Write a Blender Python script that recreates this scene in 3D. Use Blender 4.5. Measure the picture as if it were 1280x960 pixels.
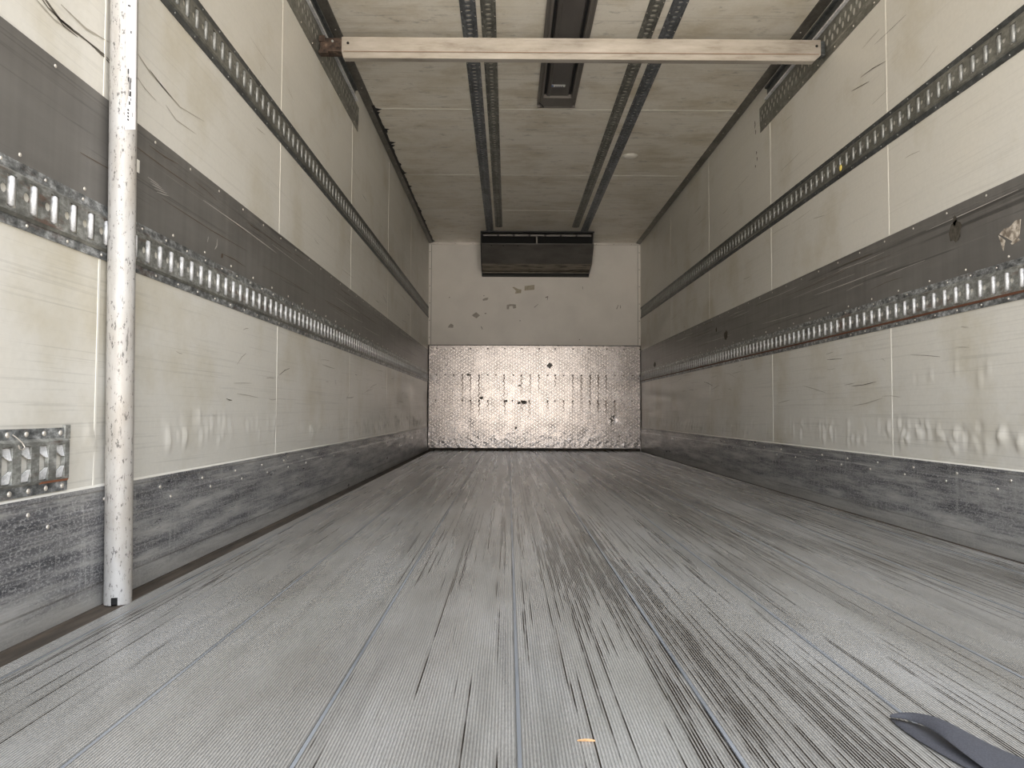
import bpy, bmesh, math, random
from mathutils import Vector, Matrix, noise
from mathutils.geometry import tessellate_polygon
random.seed(7)
S = bpy.context.scene
for o in list(bpy.data.objects): bpy.data.objects.remove(o)
COL = S.collection

# ------------------------------------------------------------------ camera
ZC, PITCH, YAW, ROLL = .4373, .0399, .0054, -.0039
fw = Vector((math.sin(YAW)*math.cos(PITCH), math.cos(YAW)*math.cos(PITCH), math.sin(PITCH)))
rt = Vector((math.cos(YAW), -math.sin(YAW), 0)); up = rt.cross(fw)
r2 = rt*math.cos(ROLL)-up*math.sin(ROLL); u2 = rt*math.sin(ROLL)+up*math.cos(ROLL)
cam = bpy.data.cameras.new('camera'); co = bpy.data.objects.new('camera', cam); COL.objects.link(co)
m = Matrix.Identity(4)
for i in range(3): m[i][0], m[i][1], m[i][2] = r2[i], u2[i], -fw[i]
m[2][3] = ZC
co.matrix_world = m
cam.sensor_width = 36; cam.lens = 888.7/1280*36; cam.clip_start = .02
S.camera = co

# ------------------------------------------------------------------ world: daylight seen through the open rear doors
EXPOSURE = .17
S.view_settings.view_transform = 'Standard'; S.view_settings.look = 'None'
S.view_settings.exposure = EXPOSURE; S.view_settings.gamma = 1; S.view_settings.use_curve_mapping = False
w = bpy.data.worlds.new('daylight'); S.world = w; w.use_nodes = True
nt = w.node_tree; nt.nodes.clear()
wo = nt.nodes.new('ShaderNodeOutputWorld'); bg = nt.nodes.new('ShaderNodeBackground')
tc = nt.nodes.new('ShaderNodeTexCoord'); sx = nt.nodes.new('ShaderNodeSeparateXYZ')
mr = nt.nodes.new('ShaderNodeMapRange'); cr = nt.nodes.new('ShaderNodeValToRGB')
nt.links.new(tc.outputs['Generated'], sx.inputs[0]); nt.links.new(sx.outputs['Z'], mr.inputs['Value'])
mr.inputs['From Min'].default_value = -1; mr.inputs['From Max'].default_value = 1
nt.links.new(mr.outputs[0], cr.inputs[0])
# world brightest straight behind the doors; added falloff to the sides dims near walls
ym = nt.nodes.new('ShaderNodeMapRange'); ym.interpolation_type = 'SMOOTHSTEP'; nt.links.new(sx.outputs['Y'], ym.inputs['Value'])
ym.inputs['From Min'].default_value = -.40; ym.inputs['From Max'].default_value = -.95; ym.inputs['To Min'].default_value = .22; ym.inputs['To Max'].default_value = 1.25
vm = nt.nodes.new('ShaderNodeVectorMath'); vm.operation = 'SCALE'; nt.links.new(cr.outputs[0], vm.inputs[0]); nt.links.new(ym.outputs[0], vm.inputs['Scale'])
nt.links.new(vm.outputs[0], bg.inputs[0])
SKY = [(0, (.75, .70, .63)), (.42, (1.35, 1.24, 1.10)), (.478, (.80, .73, .66)), (.490, (1.35, 1.14, .95)), (.513, (1.35, 1.16, .98)),
       (.521, (.22, .215, .215)), (.565, (.26, .26, .265)), (.62, (.84, .87, .92)), (1, (2.3, 2.5, 2.8))]
w.cycles.sampling_method = 'MANUAL'; w.cycles.sample_map_resolution = 2048
S.cycles.caustics_reflective = False; S.cycles.sample_clamp_indirect = 6
el = cr.color_ramp.elements
while len(el) < len(SKY): el.new(.5)
for e, (p, c) in zip(el, SKY): e.position = p; e.color = (*c, 1)
bg.inputs[1].default_value = 5.2
nt.links.new(bg.outputs[0], wo.inputs[0])

# ------------------------------------------------------------------ sizes of the box
XL, XR, CT, YB, Y0 = -.927, 1.533, 2.4135, 8.206, .32
ZK = .266                       # top of the kick plates
T1B, T1T, BT, T2B, T2T = .781, .906, 1.154, 1.5255, 1.656

# ------------------------------------------------------------------ material helpers
class Mat:
    def __init__(s, name):
        s.m = bpy.data.materials.new(name); s.m.use_nodes = True
        s.t = s.m.node_tree; s.b = s.t.nodes['Principled BSDF']
        s.tc = s.t.nodes.new('ShaderNodeTexCoord')
    def n(s, k, **kw):
        x = s.t.nodes.new('ShaderNode'+k)
        for a, b in kw.items(): setattr(x, a, b)
        return x
    def l(s, a, b): s.t.links.new(a, b)
    def co(s, scale=(1, 1, 1), loc=(0, 0, 0)):
        x = s.n('Mapping'); x.inputs['Scale'].default_value = scale; x.inputs['Location'].default_value = loc
        s.l(s.tc.outputs['Object'], x.inputs[0]); return x.outputs[0]
    def noise(s, scale=(1, 1, 1), sc=1, det=4, rough=.55, loc=(0, 0, 0), dist=0):
        x = s.n('TexNoise'); x.inputs['Scale'].default_value = sc; x.inputs['Detail'].default_value = det
        x.inputs['Roughness'].default_value = rough; x.inputs['Distortion'].default_value = dist
        s.l(s.co(scale, loc), x.inputs['Vector']); return x.outputs[0]
    def ramp(s, v, pts):
        x = s.n('ValToRGB'); s.l(v, x.inputs[0]); e = x.color_ramp.elements
        while len(e) < len(pts): e.new(.5)
        for q, (p, c) in zip(e, pts):
            q.position = p; q.color = (c, c, c, 1) if isinstance(c, (int, float)) else (*c, 1)
        return x.outputs[0]
    def mix(s, f, a, b, mode='MIX'):
        x = s.n('Mix', data_type='RGBA', blend_type=mode)
        for v, i in ((f, 0), (a, 6), (b, 7)):
            if isinstance(v, (int, float)): x.inputs[i].default_value = v if i == 0 else (v, v, v, 1)
            elif isinstance(v, tuple): x.inputs[i].default_value = (*v, 1)
            else: s.l(v, x.inputs[i])
        return x.outputs[2]
    def math(s, op, a, b=0):
        x = s.n('Math', operation=op)
        for v, i in ((a, 0), (b, 1)):
            if isinstance(v, (int, float)): x.inputs[i].default_value = v
            else: s.l(v, x.inputs[i])
        return x.outputs[0]
    def xyz(s):
        x = s.n('SeparateXYZ'); s.l(s.tc.outputs['Object'], x.inputs[0]); return x.outputs
    def bump(s, h, strength=.3, dist=.002):
        x = s.n('Bump'); x.inputs['Strength'].default_value = strength; x.inputs['Distance'].default_value = dist
        s.l(h, x.inputs['Height']); s.l(x.outputs[0], s.b.inputs['Normal'])
    def set(s, col=None, rough=.5, metal=0, spec=None):
        for v, k in ((col, 'Base Color'), (rough, 'Roughness'), (metal, 'Metallic')):
            if v is None: continue
            if isinstance(v, tuple): s.b.inputs[k].default_value = (*v, 1)
            elif isinstance(v, (int, float)): s.b.inputs[k].default_value = v
            else: s.l(v, s.b.inputs[k])
        if spec is not None: s.b.inputs['Specular IOR Level'].default_value = spec
        return s.m

def plain(name, c, rough=.5, metal=0):
    return Mat(name).set(c, rough, metal)

def mat_wall(name, base, dirty, axis):
    """grp panel; axis 'y' = side walls, 'x' = front wall and ceiling"""
    M = Mat(name)
    st = (3, 1.6, 120) if axis == 'y' else (1.3, 60, 3)
    st2 = (5, .8, 150) if axis == 'y' else (.8, 150, 5)
    scr = M.ramp(M.noise(st, 1, 6, .62, dist=.4), [(0, .66), (.37, .80), (.43, 1)])
    scr2 = M.ramp(M.noise(st2, 1, 5, .6, (3, 1, 2)), [(0, .55), (.33, .80), (.39, 1)])
    blot = M.ramp(M.noise((1, 1, 1), 2.2, 6, .6), [(.25, (.80, .76, .66)), (.5, (1, 1, 1)), (.8, (1.03, 1.02, 1.0))])
    mark = M.ramp(M.noise((6, 2.5, 6) if axis == 'y' else (5, 11, 3), 1.6, 8, .72, (9, 4, 1)), [(.0, .35), (.29 if axis == 'y' else .35, .66), (.34 if axis == 'y' else .43, 1)])
    fine = M.ramp(M.noise((70, 70, 70), 1, 3), [(.2, .955), (.8, 1.03)])
    low = M.xyz()[2]
    fac = M.math('SUBTRACT', 1.0, M.math('MULTIPLY', M.math('SMOOTH_MIN', M.math('MAXIMUM', M.math('SUBTRACT', low, .35), 0), 1.4), .45)) if axis == 'y' else dirty
    c = M.mix(1, base, blot, 'MULTIPLY')
    if axis == 'x':
        c = M.mix(1, c, M.ramp(M.noise((1.6, 3.6, 1), 1.5, 8, .68, (2, 8, 0), .3), [(.34, (.80, .765, .70)), (.52, (1, 1, 1))]), 'MULTIPLY')
    c = M.mix(1, c, fine, 'MULTIPLY')
    c = M.mix(M.math('MULTIPLY', fac, dirty), c, M.mix(1, scr, scr2, 'MULTIPLY'), 'MULTIPLY')
    c = M.mix(dirty, c, mark, 'MULTIPLY')
    M.bump(M.noise((9, 9, 9), 1, 4), .12, .004)
    return M.set(c, M.ramp(M.noise((4, 1, 12), 1, 3), [(.3, .30), (.7, .42)]), 0, .5)

WALL = mat_wall('cream_panel', (.64, .625, .575), .6, 'y')
CEIL = mat_wall('cream_ceiling_panel', (.78, .74, .66), .85, 'x')
FRONT = Mat('white_front_panel'); FRONT.set(FRONT.mix(1, (.76, .73, .685), FRONT.ramp(FRONT.noise((3, 3, 3), 1, 6), [(.25, .88), (.6, 1)]), 'MULTIPLY'), .4); FRONT = FRONT.m
SEAM = plain('seam_sealant', (.70, .68, .62), .5)

def mat_floor(groove=False):
    M = Mat('floor_groove' if groove else 'ribbed_aluminium')
    x, y, z = M.xyz()
    blot = M.ramp(M.noise((2.2, .8, 1), 1.5, 7, .62), [(.28, (.28, .262, .235)), (.5, (.405, .390, .362)), (.75, (.53, .52, .505))])
    sand = M.ramp(M.noise((260, 120, 1), 1, 2), [(.3, .84), (.65, 1.07)])
    # each groove has its own run of packed dirt
    gi = M.math('FLOOR', M.math('DIVIDE', M.math('SUBTRACT', x, XL+.065), .0046))
    cx = M.n('CombineXYZ'); M.l(M.math('MULTIPLY', gi, 7.31), cx.inputs[0]); M.l(M.math('MULTIPLY', y, .6), cx.inputs[1])
    nz = M.n('TexNoise'); nz.inputs['Scale'].default_value = 1; nz.inputs['Detail'].default_value = 3; nz.inputs['Roughness'].default_value = .6
    M.l(cx.outputs[0], nz.inputs['Vector'])
    bias = M.math('MULTIPLY', M.math('SUBTRACT', M.noise((1.1, .22, 1), 1.7, 2, .5, (.35, 0, 0)), .5), .55)
    side = M.n('MapRange'); M.l(x, side.inputs[0]); side.inputs[1].default_value = -.5; side.inputs[2].default_value = .25
    side.inputs[3].default_value = -.075; side.inputs[4].default_value = .03
    mid = M.math('MULTIPLY', M.math('SMOOTH_MIN', M.math('MAXIMUM', M.math('SUBTRACT', .30, M.math('ABSOLUTE', M.math('SUBTRACT', x, .26))), 0), .2), .24)
    v = M.math('ADD', M.math('ADD', M.math('ADD', nz.outputs[0], bias), side.outputs[0]), mid)
    dirt = M.ramp(v, [(.563, 0), (.585, 1)])
    broad = M.ramp(M.noise((9, .55, 1), 1.3, 5, .6, (2, 3, 0)), [(.52, 1), (.72, .66)])
    c = M.mix(1, blot, sand, 'MULTIPLY'); c = M.mix(1, c, broad, 'MULTIPLY')
    c2 = M.n('CombineXYZ'); M.l(M.math('MULTIPLY', gi, 3.17), c2.inputs[0]); M.l(M.math('MULTIPLY', y, 9), c2.inputs[1])
    n2 = M.n('TexNoise'); n2.inputs['Scale'].default_value = 1; n2.inputs['Detail'].default_value = 2; M.l(c2.outputs[0], n2.inputs['Vector'])
    dirt = M.mix(1, dirt, M.ramp(n2.outputs[0], [(.36, .35), (.46, 1)]), 'MULTIPLY')
    if groove: c = M.mix(M.math('MULTIPLY', dirt, .97), M.mix(1, c, .80, 'MULTIPLY'), (.026, .020, .015))
    else: c = M.mix(M.math('MULTIPLY', dirt, .30), c, (.08, .065, .05))
    r = M.ramp(M.noise((22, .5, 1), 1, 3), [(.3, .24), (.7, .32)])
    return M.set(c, r, .30)
FLOOR, GROOVE = mat_floor(), mat_floor(True)
LAND = Mat('smooth_aluminium_strip'); LAND.set(LAND.mix(1, (.37, .39, .42), LAND.ramp(LAND.noise((40, 2, 1), 1, 4), [(.3, .6), (.6, 1)]), 'MULTIPLY'), .34, .45); LAND = LAND.m
GUTTER = Mat('brown_dirt'); GUTTER.set(GUTTER.ramp(GUTTER.noise((30, 5, 30), 1, 5), [(.3, (.022, .017, .012)), (.7, (.085, .065, .048))]), .8); GUTTER = GUTTER.m

def mat_kick():
    M = Mat('scuffed_metal_kick_plate')
    a = M.ramp(M.noise((8, 2.2, 22), 1.2, 9, .72), [(.36, (.065, .067, .076)), (.47, (.17, .17, .18)), (.56, (.34, .34, .335)), (.68, (.55, .54, .52))])
    sc = M.ramp(M.noise((10, 3, 190), 1, 6, .7, (1, 2, 3)), [(.52, 0), (.60, .9)])
    vs = M.ramp(M.noise((10, 60, 5), 1, 6, .7, (5, 5, 5)), [(.55, 0), (.64, .55)])
    sp = M.ramp(M.noise((240, 130, 240), 1, 6, .75), [(.51, 0), (.60, .9)])
    # the lowest centimetres are rubbed bright
    x, y, z = M.xyz()
    lo = M.n('MapRange'); M.l(z, lo.inputs[0]); lo.inputs[1].default_value = .0; lo.inputs[2].default_value = .07; lo.inputs[3].default_value = .7; lo.inputs[4].default_value = 0
    c = M.mix(M.math('MULTIPLY', sc, .55), a, (.46, .45, .43)); c = M.mix(vs, c, (.42, .42, .41)); c = M.mix(sp, c, (.48, .48, .48))
    c = M.mix(lo.outputs[0], c, (.46, .445, .41))
    M.bump(M.noise((30, 8, 60), 1, 5), .35, .003)
    return M.set(c, M.ramp(M.noise((5, 2, 9), 2, 4), [(.3, .26), (.7, .45)]), .35)
KICK = mat_kick()
def mat_band():
    M = Mat('dark_grey_bump_panel')
    a = M.ramp(M.noise((2, 1.2, 6), 1, 6, .6), [(.3, (.135, .129, .12)), (.7, (.20, .193, .18))])
    dk = M.ramp(M.noise((5, .7, 60), 1, 6, .65, dist=.5), [(.34, .55), (.42, 1)])
    lt = M.ramp(M.noise((5, .8, 160), 1, 6, .65, (4, 2, 8), .6), [(.64, 0), (.70, .5)])
    c = M.mix(1, a, dk, 'MULTIPLY'); c = M.mix(lt, c, (.36, .34, .31))
    vt = M.ramp(M.noise((5, 26, 1.5), 1, 3), [(.3, .9), (.7, 1.08)])
    return M.set(M.mix(1, c, vt, 'MULTIPLY'), .42, .25)
BAND = mat_band()
def mat_galv(name, lo, mid, hi, rust=0, sc=1, metal=.45):
    M = Mat(name)
    a = M.ramp(M.noise((60, 35, 60), sc, 7, .7), [(.32, lo), (.5, mid), (.66, hi)])
    b = M.ramp(M.noise((9, 4, 9), 1, 4, .6, (2, 2, 2)), [(.35, .62), (.65, 1.15)])
    c = M.mix(1, a, b, 'MULTIPLY')
    if rust: c = M.mix(M.ramp(M.noise((14, 5, 30), 1, 6, .7, (7, 7, 7)), [(.56, 0), (.66, rust)]), c, (.16, .075, .045))
    M.bump(M.noise((80, 60, 80), 1, 4), .3, .001)
    return M.set(c, .42, metal)
GALV = mat_galv('mottled_galvanised_steel', (.13, .13, .12), (.28, .285, .265), (.50, .51, .49), .6)
FLANGE = mat_galv('pitted_galvanised_flange', (.05, .053, .055), (.24, .25, .25), (.62, .64, .65), .35)
GALVD = mat_galv('dull_galvanised_steel', (.13, .13, .115), (.20, .20, .178), (.30, .30, .27), 0)
ZINC = mat_galv('bright_zinc', (.45, .46, .47), (.72, .73, .74), (.85, .86, .87), 0, 1.5, .2)
ZINCD = mat_galv('grey_zinc', (.26, .27, .26), (.38, .39, .38), (.50, .51, .50), 0, 1.5, .3)
RUST = plain('rust_line', (.13, .055, .03), .8)
DARKRAIL = mat_galv('blackened_steel', (.05, .055, .057), (.08, .088, .09), (.15, .16, .165))
TRIMD = mat_galv('brown_grey_trim', (.13, .12, .105), (.16, .15, .132), (.20, .19, .17))
HEAD = plain('screw_head', (.62, .58, .52), .4, .5)
BLACK = plain('black_rubber', (.012, .012, .012), .6)
VOID = plain('black_slot', (.006, .006, .006), .9)

def obj(name, bm, mats, parent=None, smooth=False, loc=None):
    me = bpy.data.meshes.new(name)
    if isinstance(bm, bmesh.types.BMesh):
        bm.normal_update(); bm.to_mesh(me); bm.free()
    else: me.from_pydata(bm[0], [], bm[1])
    for q in (mats if isinstance(mats, (list, tuple)) else [mats]): me.materials.append(q)
    if smooth:
        for p in me.polygons: p.use_smooth = True
    o = bpy.data.objects.new(name, me); COL.objects.link(o)
    if loc: o.location = loc
    if parent: o.parent = parent
    return o
def struct(o): o['kind'] = 'structure'; return o
def tag(o, label, cat, group=None):
    o['label'] = label; o['category'] = cat
    if group: o['group'] = group
    return o
def empty(name, label, cat, group=None, loc=(0, 0, 0)):
    o = bpy.data.objects.new(name, None); COL.objects.link(o); o.location = loc
    return tag(o, label, cat, group)
def kid(name, src, parent, loc, scale=None):      # a copied part sharing its mesh
    o = src.copy(); COL.objects.link(o); o.parent = parent; o.location = loc
    if scale: o.scale = scale
    return o
def box(bm, a, b, mi=0, bev=0):
    x0, y0, z0 = a; x1, y1, z1 = b
    v = [bm.verts.new(p) for p in ((x0, y0, z0), (x1, y0, z0), (x1, y1, z0), (x0, y1, z0), (x0, y0, z1), (x1, y0, z1), (x1, y1, z1), (x0, y1, z1))]
    fs = [bm.faces.new([v[i] for i in f]) for f in ((3, 2, 1, 0), (4, 5, 6, 7), (0, 1, 5, 4), (1, 2, 6, 5), (2, 3, 7, 6), (3, 0, 4, 7))]
    for f in fs: f.material_index = mi
    if bev:
        es = list({e for f in fs for e in f.edges})
        bmesh.ops.bevel(bm, geom=es, offset=bev, segments=2, affect='EDGES', profile=.7)
def prism(bm, prof, axis, a, b, mi=0, close=True):
    """extrude a closed profile along an axis. axis 'y': profile (x,z); axis 'x': profile (y,z)"""
    def P(p, t): return (p[0], t, p[1]) if axis == 'y' else (t, p[0], p[1])
    A = [bm.verts.new(P(p, a)) for p in prof]; B = [bm.verts.new(P(p, b)) for p in prof]
    n = len(prof)
    for i in range(n):
        f = bm.faces.new((A[i], A[(i+1) % n], B[(i+1) % n], B[i])); f.material_index = mi
    if close:
        for L in (A[::-1], B): bm.faces.new(L).material_index = mi
def fixn(bm): bmesh.ops.recalc_face_normals(bm, faces=bm.faces[:])

# ------------------------------------------------------------------ the box
def floor():
    bm = bmesh.new(); pitch = .0046; x = XL+.065; cols = []
    seam0 = .012
    k0 = math.floor((XL-seam0)/.28)
    seams = [seam0+.28*k for k in range(k0, k0+11)]
    end = XR-.028
    pts = [(x, 0, 0)]
    while x < end:
        s = next((q for q in seams if abs(q-x) < pitch*.6), None)
        if s is not None and x > XL+.05:
            pts += [(x+.0006, -.0022, 1), (x+.0016, -.0022, 1), (x+.002, .0003, 2), (x+.0072, .0003, 2), (x+.0076, -.0015, 1), (x+.0086, -.0015, 1), (x+.0092, 0, 0)]
            x += .0092
        else:
            pts += [(x+.0023, 0, 0), (x+.0028, -.0010, 1), (x+.0041, -.0010, 1), (x+.0046, 0, 1)]
            x += pitch
    A = [bm.verts.new((p[0], Y0, p[1])) for p in pts]; B = [bm.verts.new((p[0], YB-.012, p[1])) for p in pts]
    for i in range(len(pts)-1):
        f = bm.faces.new((A[i], A[i+1], B[i+1], B[i])); f.material_index = pts[i+1][2]
    box(bm, (XL-.05, Y0, -.10), (XR+.05, YB+.05, -.006), 3)
    struct(obj('floor', bm, [FLOOR, GROOVE, LAND, GUTTER]))
    for i, (a, b, s) in enumerate(((XL, XL+.065, 1), (XR-.028, XR, -1))):
        bm = bmesh.new()
        xa, xb = (a, b) if s > 0 else (b, a)
        prism(bm, [(xa, -.006), (xa, -.002), (xa+.010*s, -.003), (xa+.013*s, .0004), (xa+.018*s, .0004), (xa+.021*s, -.003), (xb-.018*s if s > 0 else xb-.004*s, -.003), (xb-.014*s if s > 0 else xb-.003*s, .0003), (xb-.006*s if s > 0 else xb-.002*s, .0003), (xb, -.002), (xb, -.006)], 'y', Y0, YB)
        fixn(bm); struct(obj('trim_%d' % (i+1), bm, GUTTER))
floor()

def dent_field(seed, clusters):
    rnd = random.Random(seed); D = []
    for (ya, yb, n, z0, z1, amp) in clusters:
        amp *= 1.35
        for _ in range(n):
            D.append((rnd.uniform(ya, yb), rnd.uniform(z0, z1), rnd.uniform(.005, .011), rnd.uniform(.013, .027), rnd.uniform(.5, 1)*amp*rnd.choice((1, 1, -.8))))
    return D
def side_wall(name, X, s, dents, th=.05):
    """s=+1: room is towards +x"""
    ys = [Y0+i*.011 for i in range(int((YB-Y0)/.011)+1)]+[YB]
    zs = [ZK-.03+i*.009 for i in range(int((.62-ZK+.03)/.009)+1)]+[.70, .78, 1.16, 1.5, 1.7, 2.1, CT]
    bins = {}
    for d in dents:
        for k in range(int((d[0]-.05)/.1), int((d[0]+.05)/.1)+1): bins.setdefault(k, []).append(d)
    verts = []; faces = []
    for y in ys:
        near = bins.get(int(y/.1), ())
        for z in zs:
            h = 0
            if z < .62:
                wv = min(1, max(0, (z-.27)/.04))*min(1, (.62-z)/.1)
                h = .0011*noise.noise(Vector((y*9, z*9, X)))*wv
                for d in near:
                    q = ((y-d[0])/d[2])**2+((z-d[1])/d[3])**2
                    if q < 9: h += d[4]*math.exp(-q)
            verts.append((X+s*h, y, z))
    nz = len(zs)
    for i in range(len(ys)-1):
        for j in range(nz-1):
            a = i*nz+j; f = (a, a+nz, a+nz+1, a+1)
            faces.append(f if s < 0 else f[::-1])
    n = len(verts); q = [(X, Y0, zs[0]), (X, Y0, -.05), (X, YB, -.05), (X, YB, zs[0])]
    out = [(X-s*th, Y0, -.05), (X-s*th, YB, -.05), (X-s*th, YB, CT), (X-s*th, Y0, CT)]
    verts += q+out+[(X, Y0, CT), (X, YB, CT)]
    faces += [(n, n+1, n+2, n+3), (n+4, n+5, n+6, n+7), (n+4, n+7, n+8, n+1), (n+2, n+9, n+6, n+5), (n+8, n+7, n+6, n+9)]
    o = struct(obj(name, (verts, faces), WALL))
    for p in o.data.polygons[:(len(ys)-1)*(nz-1)]: p.use_smooth = True
    return o
DL = dent_field(3, [(1.55, 1.75, 5, .33, .40, .003), (1.8, 2.3, 16, .34, .42, .0045), (2.3, 3.3, 22, .33, .41, .004), (3.3, 4.4, 34, .32, .40, .005),
                    (4.4, 7.8, 110, .30, .40, .0045), (1.35, 1.6, 5, .30, .42, .003)])
DR = dent_field(5, [(2.1, 2.9, 40, .31, .40, .0055), (2.9, 3.9, 42, .31, .40, .005), (3.9, 5.4, 34, .30, .38, .004), (5.4, 7.9, 70, .29, .38, .0035),
                    (2.1, 2.7, 6, .55, .6, .004)])
WL = side_wall('wall_left', XL, 1, DL); WR = side_wall('wall_right', XR, -1, DR)
bm = bmesh.new(); box(bm, (XL-.05, Y0, CT), (XR+.05, YB+.05, CT+.05)); CE = struct(obj('ceiling', bm, CEIL))
bm = bmesh.new(); box(bm, (XL-.05, YB, -.1), (XR+.05, YB+.06, CT)); WF = struct(obj('wall_front', bm, FRONT))

# sealed joints between the panels
def seam(parent, a, b):
    bm = bmesh.new(); box(bm, a, b); return obj('panel_joint', bm, SEAM, parent)
for y in (1.603, 2.85, 4.15, 5.43, 6.70):
    wd = .0035
    for z0, z1 in ((ZK, T1B), (BT, T2B), (T2T, CT)): seam(WL, (XL, y-wd, z0), (XL+.0012, y+wd, z1))
for y in (2.832, 4.11, 5.385, 6.675):
    for z0, z1 in ((ZK, T1B), (BT, T2B), (T2T, CT)): seam(WR, (XR-.0012, y-.004, z0), (XR, y+.004, z1))
for y in (1.995, 3.28, 4.568, 5.855, 6.89): seam(CE, (XL, y-.004, CT-.0012), (XR, y+.004, CT))

# kick plates along the floor, with a white bead on top
def kick(name, X, s):
    bm = bmesh.new()
    prism(bm, [(X, -.002), (X+s*.004, -.002), (X+s*.004, .045), (X+s*.0055, .05), (X+s*.0055, ZK-.05), (X+s*.004, ZK-.044), (X+s*.004, ZK-.012), (X+s*.0065, ZK-.008), (X+s*.0065, ZK), (X, ZK)], 'y', Y0, YB)
    fixn(bm); o = struct(obj(name, bm, KICK))
    bm = bmesh.new(); prism(bm, [(X, ZK), (X+s*.005, ZK), (X, ZK+.005)], 'y', Y0, YB); fixn(bm)
    obj('sealant_bead', bm, SEAM, o)
    bm = bmesh.new(); bmesh.ops.create_uvsphere(bm, u_segments=10, v_segments=6, radius=.005, matrix=Matrix.Diagonal((.45, 1, 1, 1)))
    r0 = None; y = 1.38; rnd = random.Random(2)
    while y < 7.9:
        for z in (ZK-.030, ZK-.062):
            yy = y+(0 if z > ZK-.05 else .06)
            if r0 is None: r0 = obj('rivet', bm, HEAD, o, True, (X+s*.0055, yy, z))
            else: kid('rivet', r0, o, (X+s*.0055, yy, z))
        y += .26
    return o
KL = kick('baseboard_left', XL, 1); KR = kick('baseboard_right', XR, -1)

# dark grey bump panels above the lower tracks
def band(i, X, s):
    bm = bmesh.new(); prism(bm, [(X, T1T), (X+s*.0025, T1T), (X+s*.0025, BT-.03), (X+s*.0032, BT-.028), (X+s*.0032, BT-.002), (X+s*.001, BT), (X, BT)], 'y', Y0, YB); fixn(bm)
    o = struct(obj('trim_%d' % i, bm, BAND))
    bm = bmesh.new(); bmesh.ops.create_uvsphere(bm, u_segments=10, v_segments=6, radius=.0042, matrix=Matrix.Diagonal((.5, 1, 1, 1)))
    r0 = None
    for k in range(34):
        for z, off in ((BT-.016, 0), (T1T+.014, .11)):
            p = (X+s*.003, 1.22+k*.205+off, z)
            if p[1] > YB-.1: continue
            if r0 is None: r0 = obj('screw', bm, HEAD, o, True, p)
            else: kid('screw', r0, o, p)
    return o
BL = band(3, XL, 1); BR = band(4, XR, -1)

# corner trims under the ceiling
for i, (X, s) in enumerate(((XL, 1), (XR, -1))):
    bm = bmesh.new(); prism(bm, [(X, CT), (X, CT-.012), (X+s*.006, CT-.016), (X+s*.050, CT-.005), (X+s*.052, CT)], 'y', Y0, YB); fixn(bm)
    o = struct(obj('trim_%d' % (i+5), bm, TRIMD))
    bm = bmesh.new(); bmesh.ops.create_uvsphere(bm, u_segments=8, v_segments=5, radius=.004, matrix=Matrix.Diagonal((1, 1, .5, 1)))
    r0 = None
    for k in range(16):
        p = (X+s*.03, 2.6+k*.33, CT-.0105)
        if r0 is None: r0 = obj('screw', bm, HEAD, o, True, p)
        else: kid('screw', r0, o, p)
    if s > 0:            # torn sealant hanging along the left trim
        rnd = random.Random(4); V = []; F = []; y = 4.5; n = 0
        while y < 8.15:
            wdt = .056+rnd.choice((0, 0, .004, .010, .018))*rnd.random()
            V += [(X+.040, y, CT-.0085), (X+wdt, y, CT-.0065), (X+wdt, y, CT-.0005)]
            if n: a = 3*n; F += [(a-3, a-2, a+1, a), (a-2, a-1, a+2, a+1)]
            y += rnd.uniform(.015, .06); n += 1
        for yy in (4.57, 4.62, 4.9, 5.14, 5.2, 5.8, 6.15):
            b = len(V); L = rnd.uniform(.02, .045)
            V += [(X+.045, yy-.03, CT-.005), (X+.055+L, yy, CT-.002), (X+.045, yy+.03, CT-.005), (X+.05, yy, CT-.022)]
            F += [(b, b+1, b+3), (b+1, b+2, b+3), (b, b+3, b+2), (b, b+2, b+1)]
        obj('torn_sealant', (V, F), BLACK, o)

# aluminium angles round the front wall
ALU = plain('aluminium_angle', (.50, .47, .43), .4, .5)
bm = bmesh.new(); box(bm, (XL, YB-.004, CT-.03), (XR, YB, CT-.004)); box(bm, (XL, YB-.03, CT-.004), (XR, YB, CT))
t7 = struct(obj('trim_7', bm, ALU))
bm = bmesh.new(); bmesh.ops.create_uvsphere(bm, u_segments=8, v_segments=5, radius=.005, matrix=Matrix.Diagonal((1, .5, 1, 1))); r0 = None
for k in range(12):
    p = (XL+.1+k*.205, YB-.0045, CT-.016)
    if -.35 < p[0] < .96: continue
    if r0 is None: r0 = obj('rivet', bm, TRIMD, t7, True, p)
    else: kid('rivet', r0, t7, p)
for i, (X, s) in enumerate(((XL, 1), (XR, -1))):
    bm = bmesh.new(); z0 = 1.21; x = X+s*.028
    box(bm, (min(X, x), YB-.004, z0), (max(X, x), YB, CT-.03))
    t = struct(obj('trim_%d' % (8+i), bm, FRONT))
    bm = bmesh.new(); x2 = X+s*.0285
    box(bm, (min(x2, x2+s*.004), YB-.0055, z0), (max(x2, x2+s*.004), YB-.0005, CT-.03)); obj('shadow_gap_edge', bm, TRIMD, t)
    bm = bmesh.new(); bmesh.ops.create_uvsphere(bm, u_segments=8, v_segments=5, radius=.005, matrix=Matrix.Diagonal((1, .5, 1, 1))); r0 = None
    for k in range(6):
        p = (X+s*.014, YB-.0045, 1.3+k*.2)
        if r0 is None: r0 = obj('rivet', bm, TRIMD, t, True, p)
        else: kid('rivet', r0, t, p)
bm = bmesh.new(); box(bm, (XL+.012, YB-.012, -.002), (XR-.012, YB-.0, .028)); struct(obj('baseboard_front', bm, GUTTER))

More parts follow.
